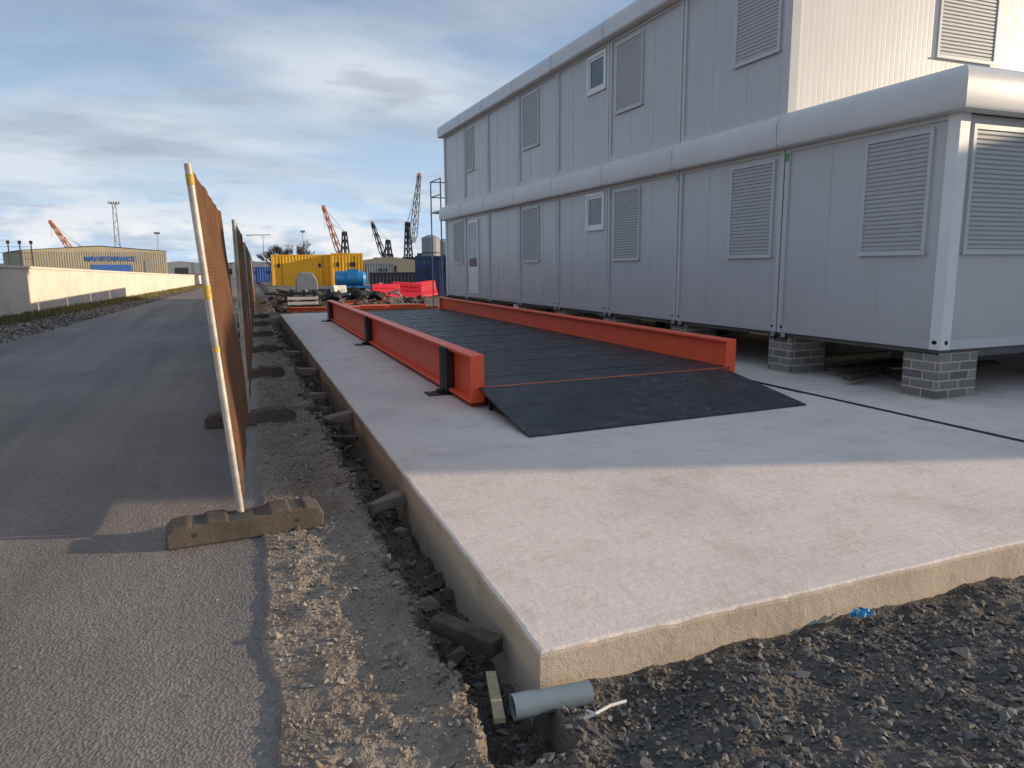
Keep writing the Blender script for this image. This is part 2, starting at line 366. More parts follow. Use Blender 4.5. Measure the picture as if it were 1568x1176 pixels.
# ------------------------------------------------------------ slabs
def slab(name,corn,z0,z1,jit=.006):
    pts=[]
    for i in range(4):
        a=Vector(corn[i]); c=Vector(corn[(i+1)%4]); n=max(2,int((c-a).length/.05)); d=(c-a).normalized(); nn=Vector((-d.y,d.x))
        for k in range(n):
            p=a+(c-a)*k/n; j=0 if k==0 else jit*noise.noise((p.x*4,p.y*4,i))
            pts.append(tuple(p+nn*j))
    b=B(); n=len(pts)
    ring=[]
    for ri,(o,z) in enumerate(((0,z0),(0,z1-.02),(.006,z1-.006),(.02,z1))):
        cx=sum(p[0] for p in corn)/4; cy=sum(p[1] for p in corn)/4
        r=[]
        for (x,y) in pts:
            dx=cx-x; dy=cy-y
            ix=o*(1 if dx>0 else -1) if abs(dx)>abs(corn[0][0]-cx)*.80 else 0
            iy=o*(1 if dy>0 else -1) if abs(dy)>abs(corn[0][1]-cy)*.985 else 0
            k=1 if ri in (1,2) else 0
            ch=.016*max(0,noise.noise((x*14,y*14,3))-.1)*k
            r.append((x+ix,y+iy,z-ch+(.003*noise.noise((x*25,y*25,z*30)) if ri==2 else 0)))
        ring.append(r)
    vs=[p for r in ring for p in r]; 
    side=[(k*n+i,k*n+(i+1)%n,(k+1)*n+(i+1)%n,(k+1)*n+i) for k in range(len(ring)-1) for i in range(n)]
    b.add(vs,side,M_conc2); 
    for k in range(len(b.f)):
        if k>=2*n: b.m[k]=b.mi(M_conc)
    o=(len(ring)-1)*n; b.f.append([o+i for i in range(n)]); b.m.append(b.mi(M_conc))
    return b.fin(name)
slab('concrete_slab',[(1.07,2.39),(6.17,2.44),(6.88,25.0),(1.77,25.0)],-.5,0)
slab('concrete_slab',[(6.26,2.44),(15,2.6),(15,26),(6.97,25.0)],-.5,-.006)
b=B(); M=Matrix(((1,.0315,0,6.175-.0315*2.45),(0,1,0,0),(0,0,1,0),(0,0,0,1)))
b.box(.004,.026,2.46,24.9,-.3,.003,M_blk,M); b.box(.030,.056,2.46,24.9,-.3,-.02,M_blk,M); b.box(.06,.08,2.46,24.9,-.3,.001,M_dark,M)
b.fin('expansion_joint')

# ------------------------------------------------------------ weighbridge
WB=empty('weighbridge')
Mw=Matrix(((1,.031,0,2.43),(.05,1,0,7.2),(0,0,1,0),(0,0,0,1)))
LEN=14.4; FW=.17; AL=-.03; AR=3.43
def ibeam(b,a0,outer):
    fw=FW; w=a0+fw/2
    b.box(a0,a0+fw,0,LEN,.535,.57,M_red,Mw); b.box(a0,a0+fw,0,LEN,.05,.085,M_red,Mw)
    b.box(w-.01,w+.01,0.0,LEN,.085,.535,M_red,Mw)
    b.box(a0+.004,a0+fw-.004,-.014,0,.052,.568,M_red,Mw)
    b.box(a0+.004,a0+fw-.004,LEN,LEN+.014,.052,.568,M_red,Mw)
for nm,a0 in (('side_beam_left',AL),('side_beam_right',AR)):
    b=B(); ibeam(b,a0,a0); b.fin(nm,WB,.006)
b=B()
for j in (1.02,6.95,13.7):
    for a0,sg in ((AL,-1),(AR,1)):
        w=a0+FW/2
        if sg<0: x0,x1=a0-.03,w-.012
        else: x0,x1=w+.012,a0+FW+.03
        b.box(x0,x1,j-.16,j+.16,.03,.562,M_blk,Mw)
        b.box(x0-.004,x1+.004,j-.04,j-.025,.031,.561,M_dark,Mw)
        fx_=w+sg*.13
        b.box(fx_-.2,fx_+.16,j-.14,j+.12,.001,.016,M_blk,Mw)
        b.box(fx_-.06,fx_+.06,j-.06,j+.08,.016,.05,M_blk,Mw)
        b.cyl(Mw@Vector((fx_-.15,j,.016)),Mw@Vector((fx_-.15,j,.035)),.018,M_galv,6)
b.fin('load_cell_mounts',WB,.004)
b=B()
b.box(AL+FW/2+.01,AR+FW/2-.01,-.02,LEN,.205,.22,M_deck,Mw)
k=0.6
while k<LEN-.3:
    b.box(AL+FW/2+.02,AR+FW/2-.02,k,k+.014,.2205,.2235,M_blk,Mw); k+=1.2
b.fin('deck_plates',WB)
b=B(); b.box(.14,3.42,-.05,-.021,.19,.224,M_orange,Mw)
b.box(.14,3.45,.0,LEN,.06,.2,M_blk,Mw)
b.fin('deck_frame',WB)
b=B(); b.prism([(-1.5,.004),(-1.5,.018),(-.055,.222),(-.055,.20),(-1.44,.004)],'x',.06,3.38,M_deck,Mw)
for a in (.16,1.1,2.2,3.2): b.prism([(-1.35,.004),(-.2,.17),(-.2,.004)],'x',a,a+.02,M_blk,Mw)
b.box(.12,3.35,-.22,-.2,.004,.19,M_blk,Mw)
b.fin('access_ramp',WB)
b=B(); b.box(.2,3.4,LEN+.06,LEN+.085,.05,.3,M_orange,Mw); b.prism([(LEN+.09,.22),(LEN+1.5,.004),(LEN+.09,.1)],'x',.1,3.4,M_deck,Mw); b.fin('far_ramp',WB)

# ------------------------------------------------------------ cabin building
X0,X1=7.25,13.3
SE=[5.5,8.03,10.49,12.91,15.25,17.55,19.84,21.95,24.1]
def shutter(b,ax,p,a0,a1,z0,z1):
    def T(u,d,z): return (p-d,u,z) if ax=='x' else (u,p-d,z)
    fr=.045
    def bx(u0,u1,d0,d1,za,zb,m):
        if ax=='x': b.box(p-d1,p-d0,u0,u1,za,zb,m)
        else: b.box(u0,u1,p-d1,p-d0,za,zb,m)
    bx(a0,a0+fr,-.02,.03,z0,z1,M_post); bx(a1-fr,a1,-.02,.03,z0,z1,M_post)
    bx(a0+fr,a1-fr,-.02,.03,z1-.05,z1,M_post); bx(a0+fr,a1-fr,-.02,.03,z0,z0+.03,M_post)
    zt=z1-.05; zb_=z0+.03
    n=int((zt-zb_)/.05); h=(zt-zb_)/n
    vs=[];fs=[]
    for i in range(n):
        z=zb_+i*h
        pr=[(0.004,z),(.016,z+h*.2),(.018,z+h*.75),(.005,z+h*.97)]
        o=len(vs)
        for d,zz in pr: vs+= [T(a0+fr,d,zz),T(a1-fr,d,zz)]
        for k in range(3): fs.append((o+2*k,o+2*k+1,o+2*k+3,o+2*k+2))
    b.add(vs,fs,M_slat)
    bx(a0+fr,a1-fr,-.02,-.0,zb_,zt,M_post)
    bx(a0-.02,a1+.02,.03,.045,z0-.025,z0-.0,M_post)
def small_win(b,p,a0,a1,z0,z1):
    b.box(p-.04,p+.02,a0,a0+.07,z0,z1,M_frame); b.box(p-.04,p+.02,a1-.07,a1,z0,z1,M_frame)
    b.box(p-.04,p+.02,a0+.07,a1-.07,z1-.07,z1,M_frame); b.box(p-.04,p+.02,a0+.07,a1-.07,z0,z0+.07,M_frame)
    b.box(p-.02,p+.02,a0+.07,a0+.12,z0+.07,z1-.07,M_frame); b.box(p-.02,p+.02,a1-.12,a1-.07,z0+.07,z1-.07,M_frame)
    b.box(p-.02,p+.02,a0+.12,a1-.12,z0+.07,z0+.12,M_frame); b.box(p-.02,p+.02,a0+.12,a1-.12,z1-.12,z1-.07,M_frame)
    b.box(p-.003,p+.02,a0+.12,a1-.12,z0+.12,z1-.12,M_glass)
def storey(par,tag,y0,seams,z0,z1,X0=X0,X1=X1,endmat=None):
    b=B(); y1=seams[-1]
    em=endmat or M_wall
    b.box(X0+.03,X1-.03,y0+.03,y1-.03,z0+.02,z1-.004,M_wall)
    if endmat: b.box(X0+.16,X1-.16,y0+.012,y0+.029,z0+.02,z1-.01,em)
    b.fin('walls_'+tag,par)
    b=B()
    for i in range(len(seams)-1):
        s0,s1=seams[i],seams[i+1]; g_=.012
        pw=.09
        for q,(u0,u1) in enumerate(((s0+(g_ if i>0 else 0),s0+pw),(s1-pw,s1-(g_ if i<len(seams)-2 else 0)))):
            first=(i==0 and q==0); last=(i==len(seams)-2 and q==1)
            if first or last: 
                if first: u1=u1+.05
                else: u0=u0-.05
                b.box(X0,X0+.15,u0,u1,z0,z1,M_frame if not endmat else M_post); b.box(X1-.15,X1,u0,u1,z0,z1,M_post)
            else:
                b.box(X0,X0+.05,u0,u1,z0,z1,M_post); b.box(X1-.05,X1,u0,u1,z0,z1,M_post)
        b.box(X0+.003,X0+.05,s0+pw,s1-pw,z0,z0+.11,M_wall)
        b.box(X0+.003,X0+.05,s0+pw,s1-pw,z1-.05,z1-.001,M_post)
        for t in (.36,.68):
            u=s0+(s1-s0)*t; b.box(X0+.026,X0+.03,u-.003,u+.003,z0+.11,z1-.05,M_post)
        if i>0: b.box(X0+.015,X0+.05,s0-g_,s0+g_,z0+.02,z1-.005,M_gap)
    b.box(X0+.155,X1-.155,y0+.004,y0+.05,z0,z0+.11,M_post if not endmat else M_endw)
    b.box(X0+.155,X1-.155,y1-.05,y1-.004,z0,z0+.11,M_post)
    b.fin('frame_'+tag,par,.006)
def fascia(par,tag,x0,x1,y0,y1,z,seams,h=.43):
    k_=h/.43
    prof=[(0.0,z),(.12,z),(.145,z+.012),(.16,z+.04*k_),(.165,z+.26*k_),(.15,z+.33*k_),(.115,z+.385*k_),(.06,z+.42*k_),(-.02,z+.43*k_)]
    b=B(); vs=[];fs=[]
    for o,zz in prof: vs+= [(x0-o,y0-o,zz),(x1+o,y0-o,zz),(x1+o,y1+o,zz),(x0-o,y1+o,zz)]
    for k in range(len(prof)-1):
        for i in range(4): fs.append((4*k+i,4*k+(i+1)%4,4*k+4+(i+1)%4,4*k+4+i))
    fs.append(tuple(4*(len(prof)-1)+i for i in range(4)))
    b.add(vs,fs,M_fasc); ob=b.fin('roof_fascia_'+tag,par); smooth_angle(ob,28)
    b=B()
    for s in seams:
        pr=[(x0-o-.004,zz+(.003 if k>4 else 0)) for k,(o,zz) in enumerate(prof[1:-1])]
        inn=[(x0+.01,prof[-2][1]-.02),(x0+.01,z+.01)]
        b.prism(pr+inn,'y',s-.05,s+.05,M_fasc)
        pr=[(x0-o-.0055,zz) for k,(o,zz) in enumerate(prof[1:-1])]+inn
        b.prism(pr,'y',s-.0045,s+.0045,M_under)
    for s in (x0+2,x0+4):
        pr=[(y0-o-.004,zz) for k,(o,zz) in enumerate(prof[1:-1])]+[(y0+.01,prof[-2][1]-.02),(y0+.01,z+.01)]
        b.prism(pr,'x',s-.05,s+.05,M_fasc)
    b.fin('fascia_joints_'+tag,par)
CB=empty('stacked_cabin_building')
storey(CB,'ground_floor',SE[0],SE,.56,3.05)
storey(CB,'upper_floor',SE[1],SE[1:],3.50,5.76,endmat=M_endw)
fascia(CB,'ground_floor',X0,X1,SE[0],SE[-1],3.05,SE[1:-1],.46)
fascia(CB,'upper_floor',X0,X1,SE[1],SE[-1],5.76,SE[2:-1],.40)
b=B()
for a0,a1 in ((5.80,6.70),(8.22,9.17),(11.72,12.68),(16.3,17.3),(22.25,23.2)): shutter(b,'x',X0+.03,a0,a1,1.62,2.95)
for a0,a1 in ((8.25,9.20),(11.72,12.68),(16.3,17.3),(21.1,21.8)): shutter(b,'x',X0+.03,a0,a1,4.38,5.64)
shutter(b,'y',SE[0]+.03,7.47,8.75,1.62,2.95); shutter(b,'y',SE[0]+.03,10.6,11.9,1.62,2.95)
shutter(b,'y',SE[1]+.012,9.95,11.2,4.5,5.66)
b.fin('roller_shutters',CB)
b=B(); small_win(b,X0+.03,13.05,13.84,2.22,2.98); small_win(b,X0+.03,13.05,13.84,4.93,5.68)
b.box(X0-.012,X0+.04,20.75,20.83,.68,2.9,M_frame); b.box(X0-.012,X0+.04,21.57,21.65,.68,2.9,M_frame); b.box(X0-.012,X0+.04,20.83,21.57,2.82,2.9,M_frame)
b.box(X0-.005,X0+.04,20.83,21.57,.68,1.5,M_frame); b.box(X0+.0,X0+.04,20.83,21.57,1.5,2.82,M_glass)
b.fin('windows_and_door',CB,.003)
b=B()
b.box(X0-.004,X0-.0005,SE[1]-.08,SE[1]-.02,2.88,2.99,M_green)
b.box(X0-.004,X0-.0005,SE[2]+.02,SE[2]+.075,2.9,2.99,M_green)
for s in SE:
    for o in (-.09,.09):
        y=min(max(s+o,SE[0]+.07),SE[-1]-.07)
        b.cyl((X0-.003,y,.64),(X0+.01,y,.64),.022,M_gap,12)
b.cyl((X0+.08,SE[0]-.003,.64),(X0+.08,SE[0]+.01,.64),.026,M_gap,12)
b.fin('corner_details',CB)
b=B(); b.box(X0+.06,X1-.06,SE[0]+.06,SE[-1]-.06,.50,.575,M_under)
for s in SE: b.box(X0+.1,X1-.1,max(s-.06,SE[0]+.07),min(s+.06,SE[-1]-.07),.46,.5,M_under)
b.fin('underframe',CB)
b=B()
for i,s in enumerate(SE):
    for x in (X0+.06,10.1,X1-.7):
        y0=s+.05 if i==0 else s-.25
        b.box(x,x+.62,y0,y0+.45,-.004,.515,M_pier); 
        b.box(x+.03,x+.55,y0+.04,y0+.4,.515,.56,M_timb)
b.fin('block_piers',CB,.004)
b=B()
for s in SE[1:]:
    for o in (-.12,.08):
        b.cyl((X0+.02,s+o,.50),(X0+.02,s+o,.57),.035,M_galv,8); b.box(X0-.03,X0+.07,s+o-.05,s+o+.05,.47,.50,M_dark)
b.fin('levelling_feet',CB)
ST=empty('steel_access_stair'); b=B()
b.box(7.15,8.5,24.3,25.6,3.38,3.43,M_galv)
for x in (7.18,8.46):
    for y in (24.34,25.56): b.cyl((x,y,-.1),(x,y,4.5),.025,M_craneg,8)
for z in (3.95,4.48):
    b.cyl((7.18,24.34,z),(7.18,25.56,z),.02,M_craneg,8); b.cyl((7.18,25.56,z),(8.46,25.56,z),.02,M_craneg,8)
for i in range(16):
    b.box(8.6+i*.26,8.86+i*.26,24.5,25.4,3.2-i*.2,3.23-i*.2,M_galv)
b.prism([(8.5,3.1),(8.5,3.3),(12.8,0),(12.6,-.1)],'y',24.45,24.48,M_craneg); b.prism([(8.5,3.1),(8.5,3.3),(12.8,0),(12.6,-.1)],'y',25.42,25.45,M_craneg)
b.fin('stair_frame',ST)

NB=empty('unseen_shading_cabin')  # unseen two-storey cabin, added out of view to cast the shadow across the slab
nse=[-1.85,.55,2.95,5.35]
storey(NB,'ground',nse[0],nse,.3,2.8,22,28); fascia(NB,'ground',22,28,nse[0],nse[-1],2.8,nse[1:-1])
storey(NB,'upper',nse[0],nse,3.24,5.55,22,28); fascia(NB,'upper',22,28,nse[0],nse[-1],5.55,nse[1:-1])
b=B()
for z0,z1 in ((1.3,2.6),(4.1,5.2)):
    for a in (-1.2,1.2,3.6): shutter(b,'x',22.03,a,a+1,z0,z1)
b.fin('shutters',NB)
b=B()
for s in nse:
    for x in (22.1,27.3): b.box(x,x+.5,s-.22 if s>0 else s+.03,s+.22 if s<5 else s-.03,-.25,.31,M_pier)
b.fin('piers',NB)

b=B()
for (x,y,l,w,h,r) in ((8.0,7.0,1.6,.12,.05,20),(8.3,7.2,1.4,.2,.04,-10),(8.1,6.7,.9,.1,.08,60),(8.6,7.4,1.8,.15,.05,8),(8.7,7.1,1.2,.3,.02,-25),(8.9,7.7,1.6,.5,.02,12),(9.4,7.0,1.5,.12,.06,-15),(9.0,8.3,1.7,.15,.08,5)):
    M=Matrix.Translation((x,y,.02+.06*random.random()))@Matrix.Rotation(math.radians(r),4,'Z'); b.box(-l/2,l/2,-w/2,w/2,0,h,random.choice([M_timb,M_pine,M_timb]),M)
b.fin('scrap_timber_pile',None,.004)
b=B(); b.cyl((8.9,5.3,.05),(11.4,6.1,.05),.055,M_pipe,16); b.fin('drain_pipe')

# ------------------------------------------------------------ fence
foot_poly=[(-.46,0),(.46,0),(.47,.09),(.45,.135),(.38,.155),(.36,.165),(.34,.15),(.27,.148),(.25,.16),(.15,.158),(.12,.135),(-.10,.13),(-.12,.145),(-.22,.15),(-.24,.135),(-.31,.132),(-.33,.145),(-.42,.13),(-.46,.09)]
F0=4.66
def fx(y): return .03+.045*(y-F0)
NF=11
for i in range(NF):
    y=F0+3.46*i; fo=empty('fence_foot_block')
    b=B(); M=Matrix.Translation((fx(y)+.02,y,-.156))@Matrix.Rotation(math.radians(random.uniform(-4,5) if i else 3),4,'Z')
    b.prism(foot_poly,'y',-.11,.11,M_foot,M)
    b.fin('block',fo,.016,segs=3)
    b=B()
    for u in (-.30,.30): b.cyl(M@Vector((u,-.1125,.075)),M@Vector((u,-.105,.075)),.014,M_gap,10)
    for u in (-.06,-.02,.02,.06): b.cyl(M@Vector((u,.03,.12)),M@Vector((u,.03,.1345)),.018,M_gap,10)
    b.fin('holes',fo)
for i in range(NF):
    pa=empty('mesh_fence_panel')
    y0=F0+.04+3.46*i; y1=y0+3.38
    lean=-.16 if i==0 else -.06+.05*random.random()
    H=2.22 if i==0 else 2.12
    z0=-.12
    def PT(y,z): return Vector((fx(y)+lean*(z-z0)/2.2,y,z))
    b=B(); r=.022
    for y in (y0,y1):
        b.cyl(PT(y,z0),PT(y,z0+H),r,M_rusty,12)
        if i==0 and y==y0: 
            for za,zb in ((1.0,1.03),(1.32,1.40),(1.98,2.04)): b.cyl(PT(y,za),PT(y,zb),r+.0015,M_yel,12)
    for z in (.05,z0+H-.03): b.cyl(PT(y0,z),PT(y1,z),.014,M_rusty,8)
    k=y0+.15
    while k<y1: b.cyl(PT(k,.05)+Vector((-.016,0,0)),PT(k,z0+H-.03)+Vector((-.016,0,0)),.0018,M_rusty,4,caps=False); k+=.3
    ob=b.fin('frame',pa,smooth=False); smooth_angle(ob)
    b=B(); vs=[];fs=[];nu,nv=30,16
    for a in range(nu+1):
        for c in range(nv+1):
            y=y0+.03+(y1-y0-.02)*a/nu; z=.04+(z0+H-.03-.04)*c/nv; p=PT(y,z)
            p.x+=.02+.014*noise.noise((y*2.3,z*2.3,i))+.008*noise.noise((y*7,z*3,i)); vs.append(tuple(p))
    for a in range(nu):
        for c in range(nv): o=a*(nv+1)+c; fs.append((o,o+1,o+nv+2,o+nv+1))
    b.add(vs,fs,M_net); b.fin('netting',pa,smooth=True)

# ------------------------------------------------------------ near bits
P0=B(); p=Vector((.925,2.315,-.150)); q=Vector((1.235,2.285,-.145))
pipe=empty('plastic_drain_pipe'); 
def tube(b,p,q,r,t,m,n=40):
    p=Vector(p);q=Vector(q);d=(q-p).normalized(); a=d.orthogonal().normalized(); c=d.cross(a); vs=[]
    prof=[(p,r-t),(p,r),(q,r),(q,r-t)]
    for cc,rr in prof:
        for i in range(n): th=2*math.pi*i/n; vs.append(tuple(cc+a*math.cos(th)*rr+c*math.sin(th)*rr))
    fs=[(k*n+i,k*n+(i+1)%n,((k+1)%4)*n+(i+1)%n,((k+1)%4)*n+i) for k in range(4) for i in range(n)]
    b.add(vs,fs,m)
tube(P0,p,q,.045,.003,M_pipe); tube(P0,p+(q-p)*-.01,p+(q-p)*.30,.0482,.006,M_pipe)
P0.cyl(p+(q-p)*.03,p+(q-p)*.035,.040,M_gap,24)
ob=P0.fin('pipe',pipe); smooth_angle(ob)
b=B(); M=Matrix.Translation((.935,2.92,-.165))@Matrix.Rotation(math.radians(-56),4,'Z')@Matrix.Rotation(math.radians(3),4,'Y'); b.box(-.18,.18,-.04,.04,-.03,.045,M_timb,M); b.fin('timber_offcut',None,.006)
b=B(); M=Matrix.Translation((.915,2.49,-.205))@Matrix.Rotation(math.radians(75),4,'Z')@Matrix.Rotation(math.radians(5),4,'Y'); b.box(-.19,.19,-.022,.022,-.01,.012,M_pine,M); b.fin('timber_peg',None,.002)
b=B(); 
pts=[Vector((1.137,2.15,-.15)),Vector((1.18,2.14,-.135)),Vector((1.26,2.17,-.14)),Vector((1.338,2.185,-.15))]
for i in range(3): b.cyl(pts[i],pts[i+1],.006,M_white,8)
b.cyl(pts[1],pts[1]+Vector((-.02,.03,.0)),.005,M_white,8)
b.fin('snapped_cable_tie_strip')
b=B(); vs=[];fs=[];n=10
for i in range(n+1):
    for j in range(n+1):
        x=2.66+.10*i/n; y=2.30+.06*j/n; vs.append((x+.02*noise.noise((i*.5,j*.5,1)),y+.02*noise.noise((i*.5,j*.5,7)),-.155+.03+.035*noise.noise((i*.45,j*.45,3))))
for i in range(n):
    for j in range(n): o=i*(n+1)+j; fs.append((o,o+1,o+n+2,o+n+1))
b.add(vs,fs,M_bluecl); b.fin('polythene_scrap',smooth=False)
def chunk(b,x,y,z,l,w,h,rz,ry=0,rx=0,m=None):
    bm=bmesh.new()
    for sx in (-1,-.35,.35,1):
        for sy in (-1,.1,1):
            for sz in (-1,1): bm.verts.new((sx*l/2*random.uniform(.75,1.08),sy*w/2*random.uniform(.55,1.15),sz*h/2*random.uniform(.5,1.1)))
    bmesh.ops.convex_hull(bm,input=bm.verts)
    bmesh.ops.delete(bm,geom=[v for v in bm.verts if not v.link_faces],context='VERTS'); bm.verts.index_update()
    M=Matrix.Translation((x,y,z))@Euler((math.radians(rx),math.radians(ry),math.radians(rz))).to_matrix().to_4x4()
    b.add([v.co[:] for v in bm.verts],[[v.index for v in f.verts] for f in bm.faces],m or M_kerb,M); bm.free()
b=B()
for a in ((1.0,4.95,-.17,.26,.13,.08,10,-12),(1.12,7.75,-.085,.36,.22,.08,8,-10),(.98,8.5,-.14,.26,.2,.09,50,12),
          (1.06,9.5,-.15,.34,.18,.1,35,10),(1.2,11.6,-.12,.42,.22,.12,20,6),(1.2,14.2,-.12,.5,.2,.12,60,6),
          (.74,8.75,-.13,.18,.15,.06,0,0)): chunk(b,*a)
b.fin('broken_kerb_rubble',None,.006)
b=B()
for (x,y,l,r) in ((1.10,10.4,.7,84),(.98,7.0,.45,128)):
    M=Matrix.Translation((x,y,-.15))@Matrix.Rotation(math.radians(r),4,'Z')@Matrix.Rotation(.1,4,'Y'); b.box(-l/2,l/2,-.03,.03,-.025,.025,M_timb,M)
b.fin('shuttering_timber',None,.004)

# ------------------------------------------------------------ boundary wall and verge
wp=[(-9.6,-4,1.9),(-8.2,12,1.75),(-6.7,27.6,1.6),(-4.3,50,1.2),(-1.7,77,.78)]
b=B()
for (a,c) in zip(wp[:-1],wp[1:]):
    for k in range(6):
        t0,t1=k/6,(k+1)/6
        p=[a[i]+(c[i]-a[i])*t0 for i in range(3)]; q=[a[i]+(c[i]-a[i])*t1 for i in range(3)]
        vs=[(p[0],p[1],-.3),(q[0],q[1],-.3),(q[0]-.25,q[1],-.3),(p[0]-.25,p[1],-.3),(p[0],p[1],p[2]),(q[0],q[1],q[2]),(q[0]-.25,q[1],q[2]),(p[0]-.25,p[1],p[2])]
        b.add(vs,[(0,1,5,4),(4,5,6,7),(2,3,7,6),(0,4,7,3),(1,2,6,5)],M_rend)
        b.add([(p[0]+.05,p[1],p[2]),(q[0]+.05,q[1],q[2]),(q[0]-.3,q[1],q[2]),(p[0]-.3,p[1],p[2]),(p[0]+.05,p[1],p[2]+.08),(q[0]+.05,q[1],q[2]+.08),(q[0]-.3,q[1],q[2]+.08),(p[0]-.3,p[1],p[2]+.08)],[(0,1,5,4),(4,5,6,7),(2,3,7,6),(0,3,2,1)],M_rend)
b.fin('boundary_wall')
def wallx(y):
    for a,c in zip(wp[:-1],wp[1:]):
        if a[1]<=y<=c[1]: return a[0]+(c[0]-a[0])*(y-a[1])/(c[1]-a[1])
    return -1.7
b=B(); vs=[];fs=[]
for i in range(12000):
    y=18+59*random.random()**1.4; t=random.random()**2; x=wallx(y)+.05+t*.9
    h=random.uniform(.06,.24); a=random.uniform(0,6.28); dx,dy=math.cos(a)*.025,math.sin(a)*.025; z=gh(x,y); o=len(vs)
    vs+=[(x-dx,y-dy,z),(x+dx,y+dy,z),(x+random.uniform(-.06,.06),y+random.uniform(-.06,.06),z+h)]; fs.append((o,o+1,o+2))
b.add(vs,fs,M_grass); b.fin('dry_grass_verge')
P=[];Z=[]
for i in range(5000):
    y=15+50*random.random()**1.3; x=random.uniform(wallx(y)+.2,roadL(y)+.1); s=random.uniform(.015,.05); P.append((x,y,gh(x,y)+s*.2)); Z.append(s)
stones('verge_stones',P,Z,M_rub)

# ------------------------------------------------------------ background
def frame(b_,d,face=None):
    x,y=polar(b_,d); a=-math.radians(b_ if face is None else face)
    return Matrix.Translation((x,y,-.22))@Matrix.Rotation(a,4,'Z')
def container(name,b_,d,w,h,dep,mat,face=None,doors=True):
    e=empty(name); M=frame(b_,d,face); b=B()
    n=int(w/.14)
    for sgn,yy_ in ((1,0),(-1,dep)):
        vs=[];fs=[]
        for i in range(n*2+1):
            x=-w/2+w*i/(n*2); o=.035*(1 if (i//1)%4 in (0,1) else 0)*sgn
            vs+=[(x,yy_+.02*sgn+o,.15),(x,yy_+.02*sgn+o,h-.12)]
        for i in range(n*2): fs.append((2*i,2*i+2,2*i+3,2*i+1))
        b.add(vs,fs,mat,M)
    b.box(-w/2+.02,w/2-.02,.06,dep-.06,.1,h-.02,mat,M)
    for x in (-w/2,w/2-.12):
        for y in (0,dep-.12): b.box(x,x+.12,y,y+.12,0,h,mat,M)
    for z in (0.02,h-.14):
        for y in (.002,dep-.11): b.box(-w/2+.12,w/2-.12,y,y+.1,z,z+.12,mat,M)
    if doors:
        for x in (-w/2+.5,w*.1,w/2-.9): 
            b.box(x,x+.25,-.03,.0,h*.6,h*.72,M_dark,M); b.box(x+.4,x+.42,-.03,.0,.2,h-.2,M_dark,M)
    b.fin('body',e); return e
container('yellow_generator_container',6.45,70,6.9,2.95,2.6,M_yelc)
container('yellow_generator_container',9.15,69,2.9,3.05,2.6,M_yelc)
container('blue_shipping_container',15.95,41,2.3,2.35,6,M_navy)
container('blue_shipping_container',3.1,92,3.2,1.9,2.4,M_blue)
container('dark_open_skip',12.9,58,4.2,1.35,2.2,M_dark,doors=False)
container('grey_site_store',11.3,82,4,2.2,2.5,M_tank)
BW=empty('blue_water_bowser'); M=frame(9.4,40)@Matrix.Translation((0,0,.2)); b=B()
b.cyl(M@Vector((-.75,0,.95)),M@Vector((.65,0,.95)),.40,M_blueb,20); b.cyl(M@Vector((-.85,0,.95)),M@Vector((-.75,0,.95)),.25,M_blueb,20,.4); b.cyl(M@Vector((.65,0,.95)),M@Vector((.8,0,.95)),.4,M_blueb,20,.25)
b.box(-.9,1.3,-.35,-.28,.45,.55,M_blueb,M); b.box(-.9,1.3,.28,.35,.45,.55,M_blueb,M); b.box(1.2,1.8,-.04,.04,.44,.52,M_dark,M)
b.box(-.7,-.5,-.3,.3,-.2,.45,M_white,M); b.box(.75,.95,-.3,.3,-.2,.45,M_white,M); b.box(-.2,.35,-.42,-.2,.9,1.45,M_blueb,M)
b.cyl(M@Vector((.1,-.55,.18)),M@Vector((.1,-.4,.18)),.33,M_tyre,18); b.cyl(M@Vector((.1,.4,.18)),M@Vector((.1,.55,.18)),.33,M_tyre,18)
b.cyl(M@Vector((0,0,1.3)),M@Vector((0,0,1.44)),.18,M_blueb,14); b.cyl(M@Vector((.1,-.565,.18)),M@Vector((.1,-.55,.18)),.14,M_white,12)
ob=b.fin('tank_and_chassis',BW); smooth_angle(ob)
def barrier(b_,d,rot,mat,tilt=0,L_=.75,hs=1):
    e=empty('plastic_road_barrier'); x,y=polar(b_,d); b=B()
    M=Matrix.Translation((x,y,-.2+abs(tilt)*.012))@Matrix.Rotation(math.radians(rot),4,'Z')@Matrix.Rotation(math.radians(tilt),4,'Y')
    prof=[(-.25,0),(.25,0),(.23,.12),(.12,.35),(.09,.75*hs),(.05,.85*hs),(-.05,.85*hs),(-.09,.75*hs),(-.12,.35),(-.23,.12)]
    b.prism(prof,'x',-L_,L_,mat,M)
    for z in (.42,.62): b.box(-L_*.75,L_*.75,-.125,-.09,z*hs,z*hs+.07,mat,M)
    b.cyl(M@Vector((L_,0,.3)),M@Vector((L_+.08,0,.3)),.05,mat,8)
    b.fin('body',e,.015)
for bb,d,r,t_ in ((12.0,38,10,0),(13.6,38.4,-6,5),(15.0,40.5,15,-6),(11.6,41,70,0),(14.2,42,-35,0)): barrier(bb,d,r,M_redp,t_)
for bb,d,r in ((8.1,36,70),(8.5,36.5,20)): barrier(bb,d,r,M_white,0,.35)
e=empty('stacked_pallets'); b=B(); M=frame(5.75,31.0)
for k in range(4):
    b.box(-.6,.6,-.4,.4,.04+k*.2,.16+k*.2,M_white if k in(1,2) else M_blk,M)
    for x in (-.5,0,.4): b.box(x,x+.12,-.38,.38,.16+k*.2,.24+k*.2,M_blk,M)
b.fin('pallet_stack',e,.01)
e=empty('tarpaulin_covered_crate'); b=B(); M=frame(6.1,42); b.prism([(-.6,0),(.6,0),(.58,1.0),(.35,1.45),(-.3,1.5),(-.58,1.15)],'y',-.5,.5,M_tank,M); b.fin('cover',e,.05)
P=[];Z=[]
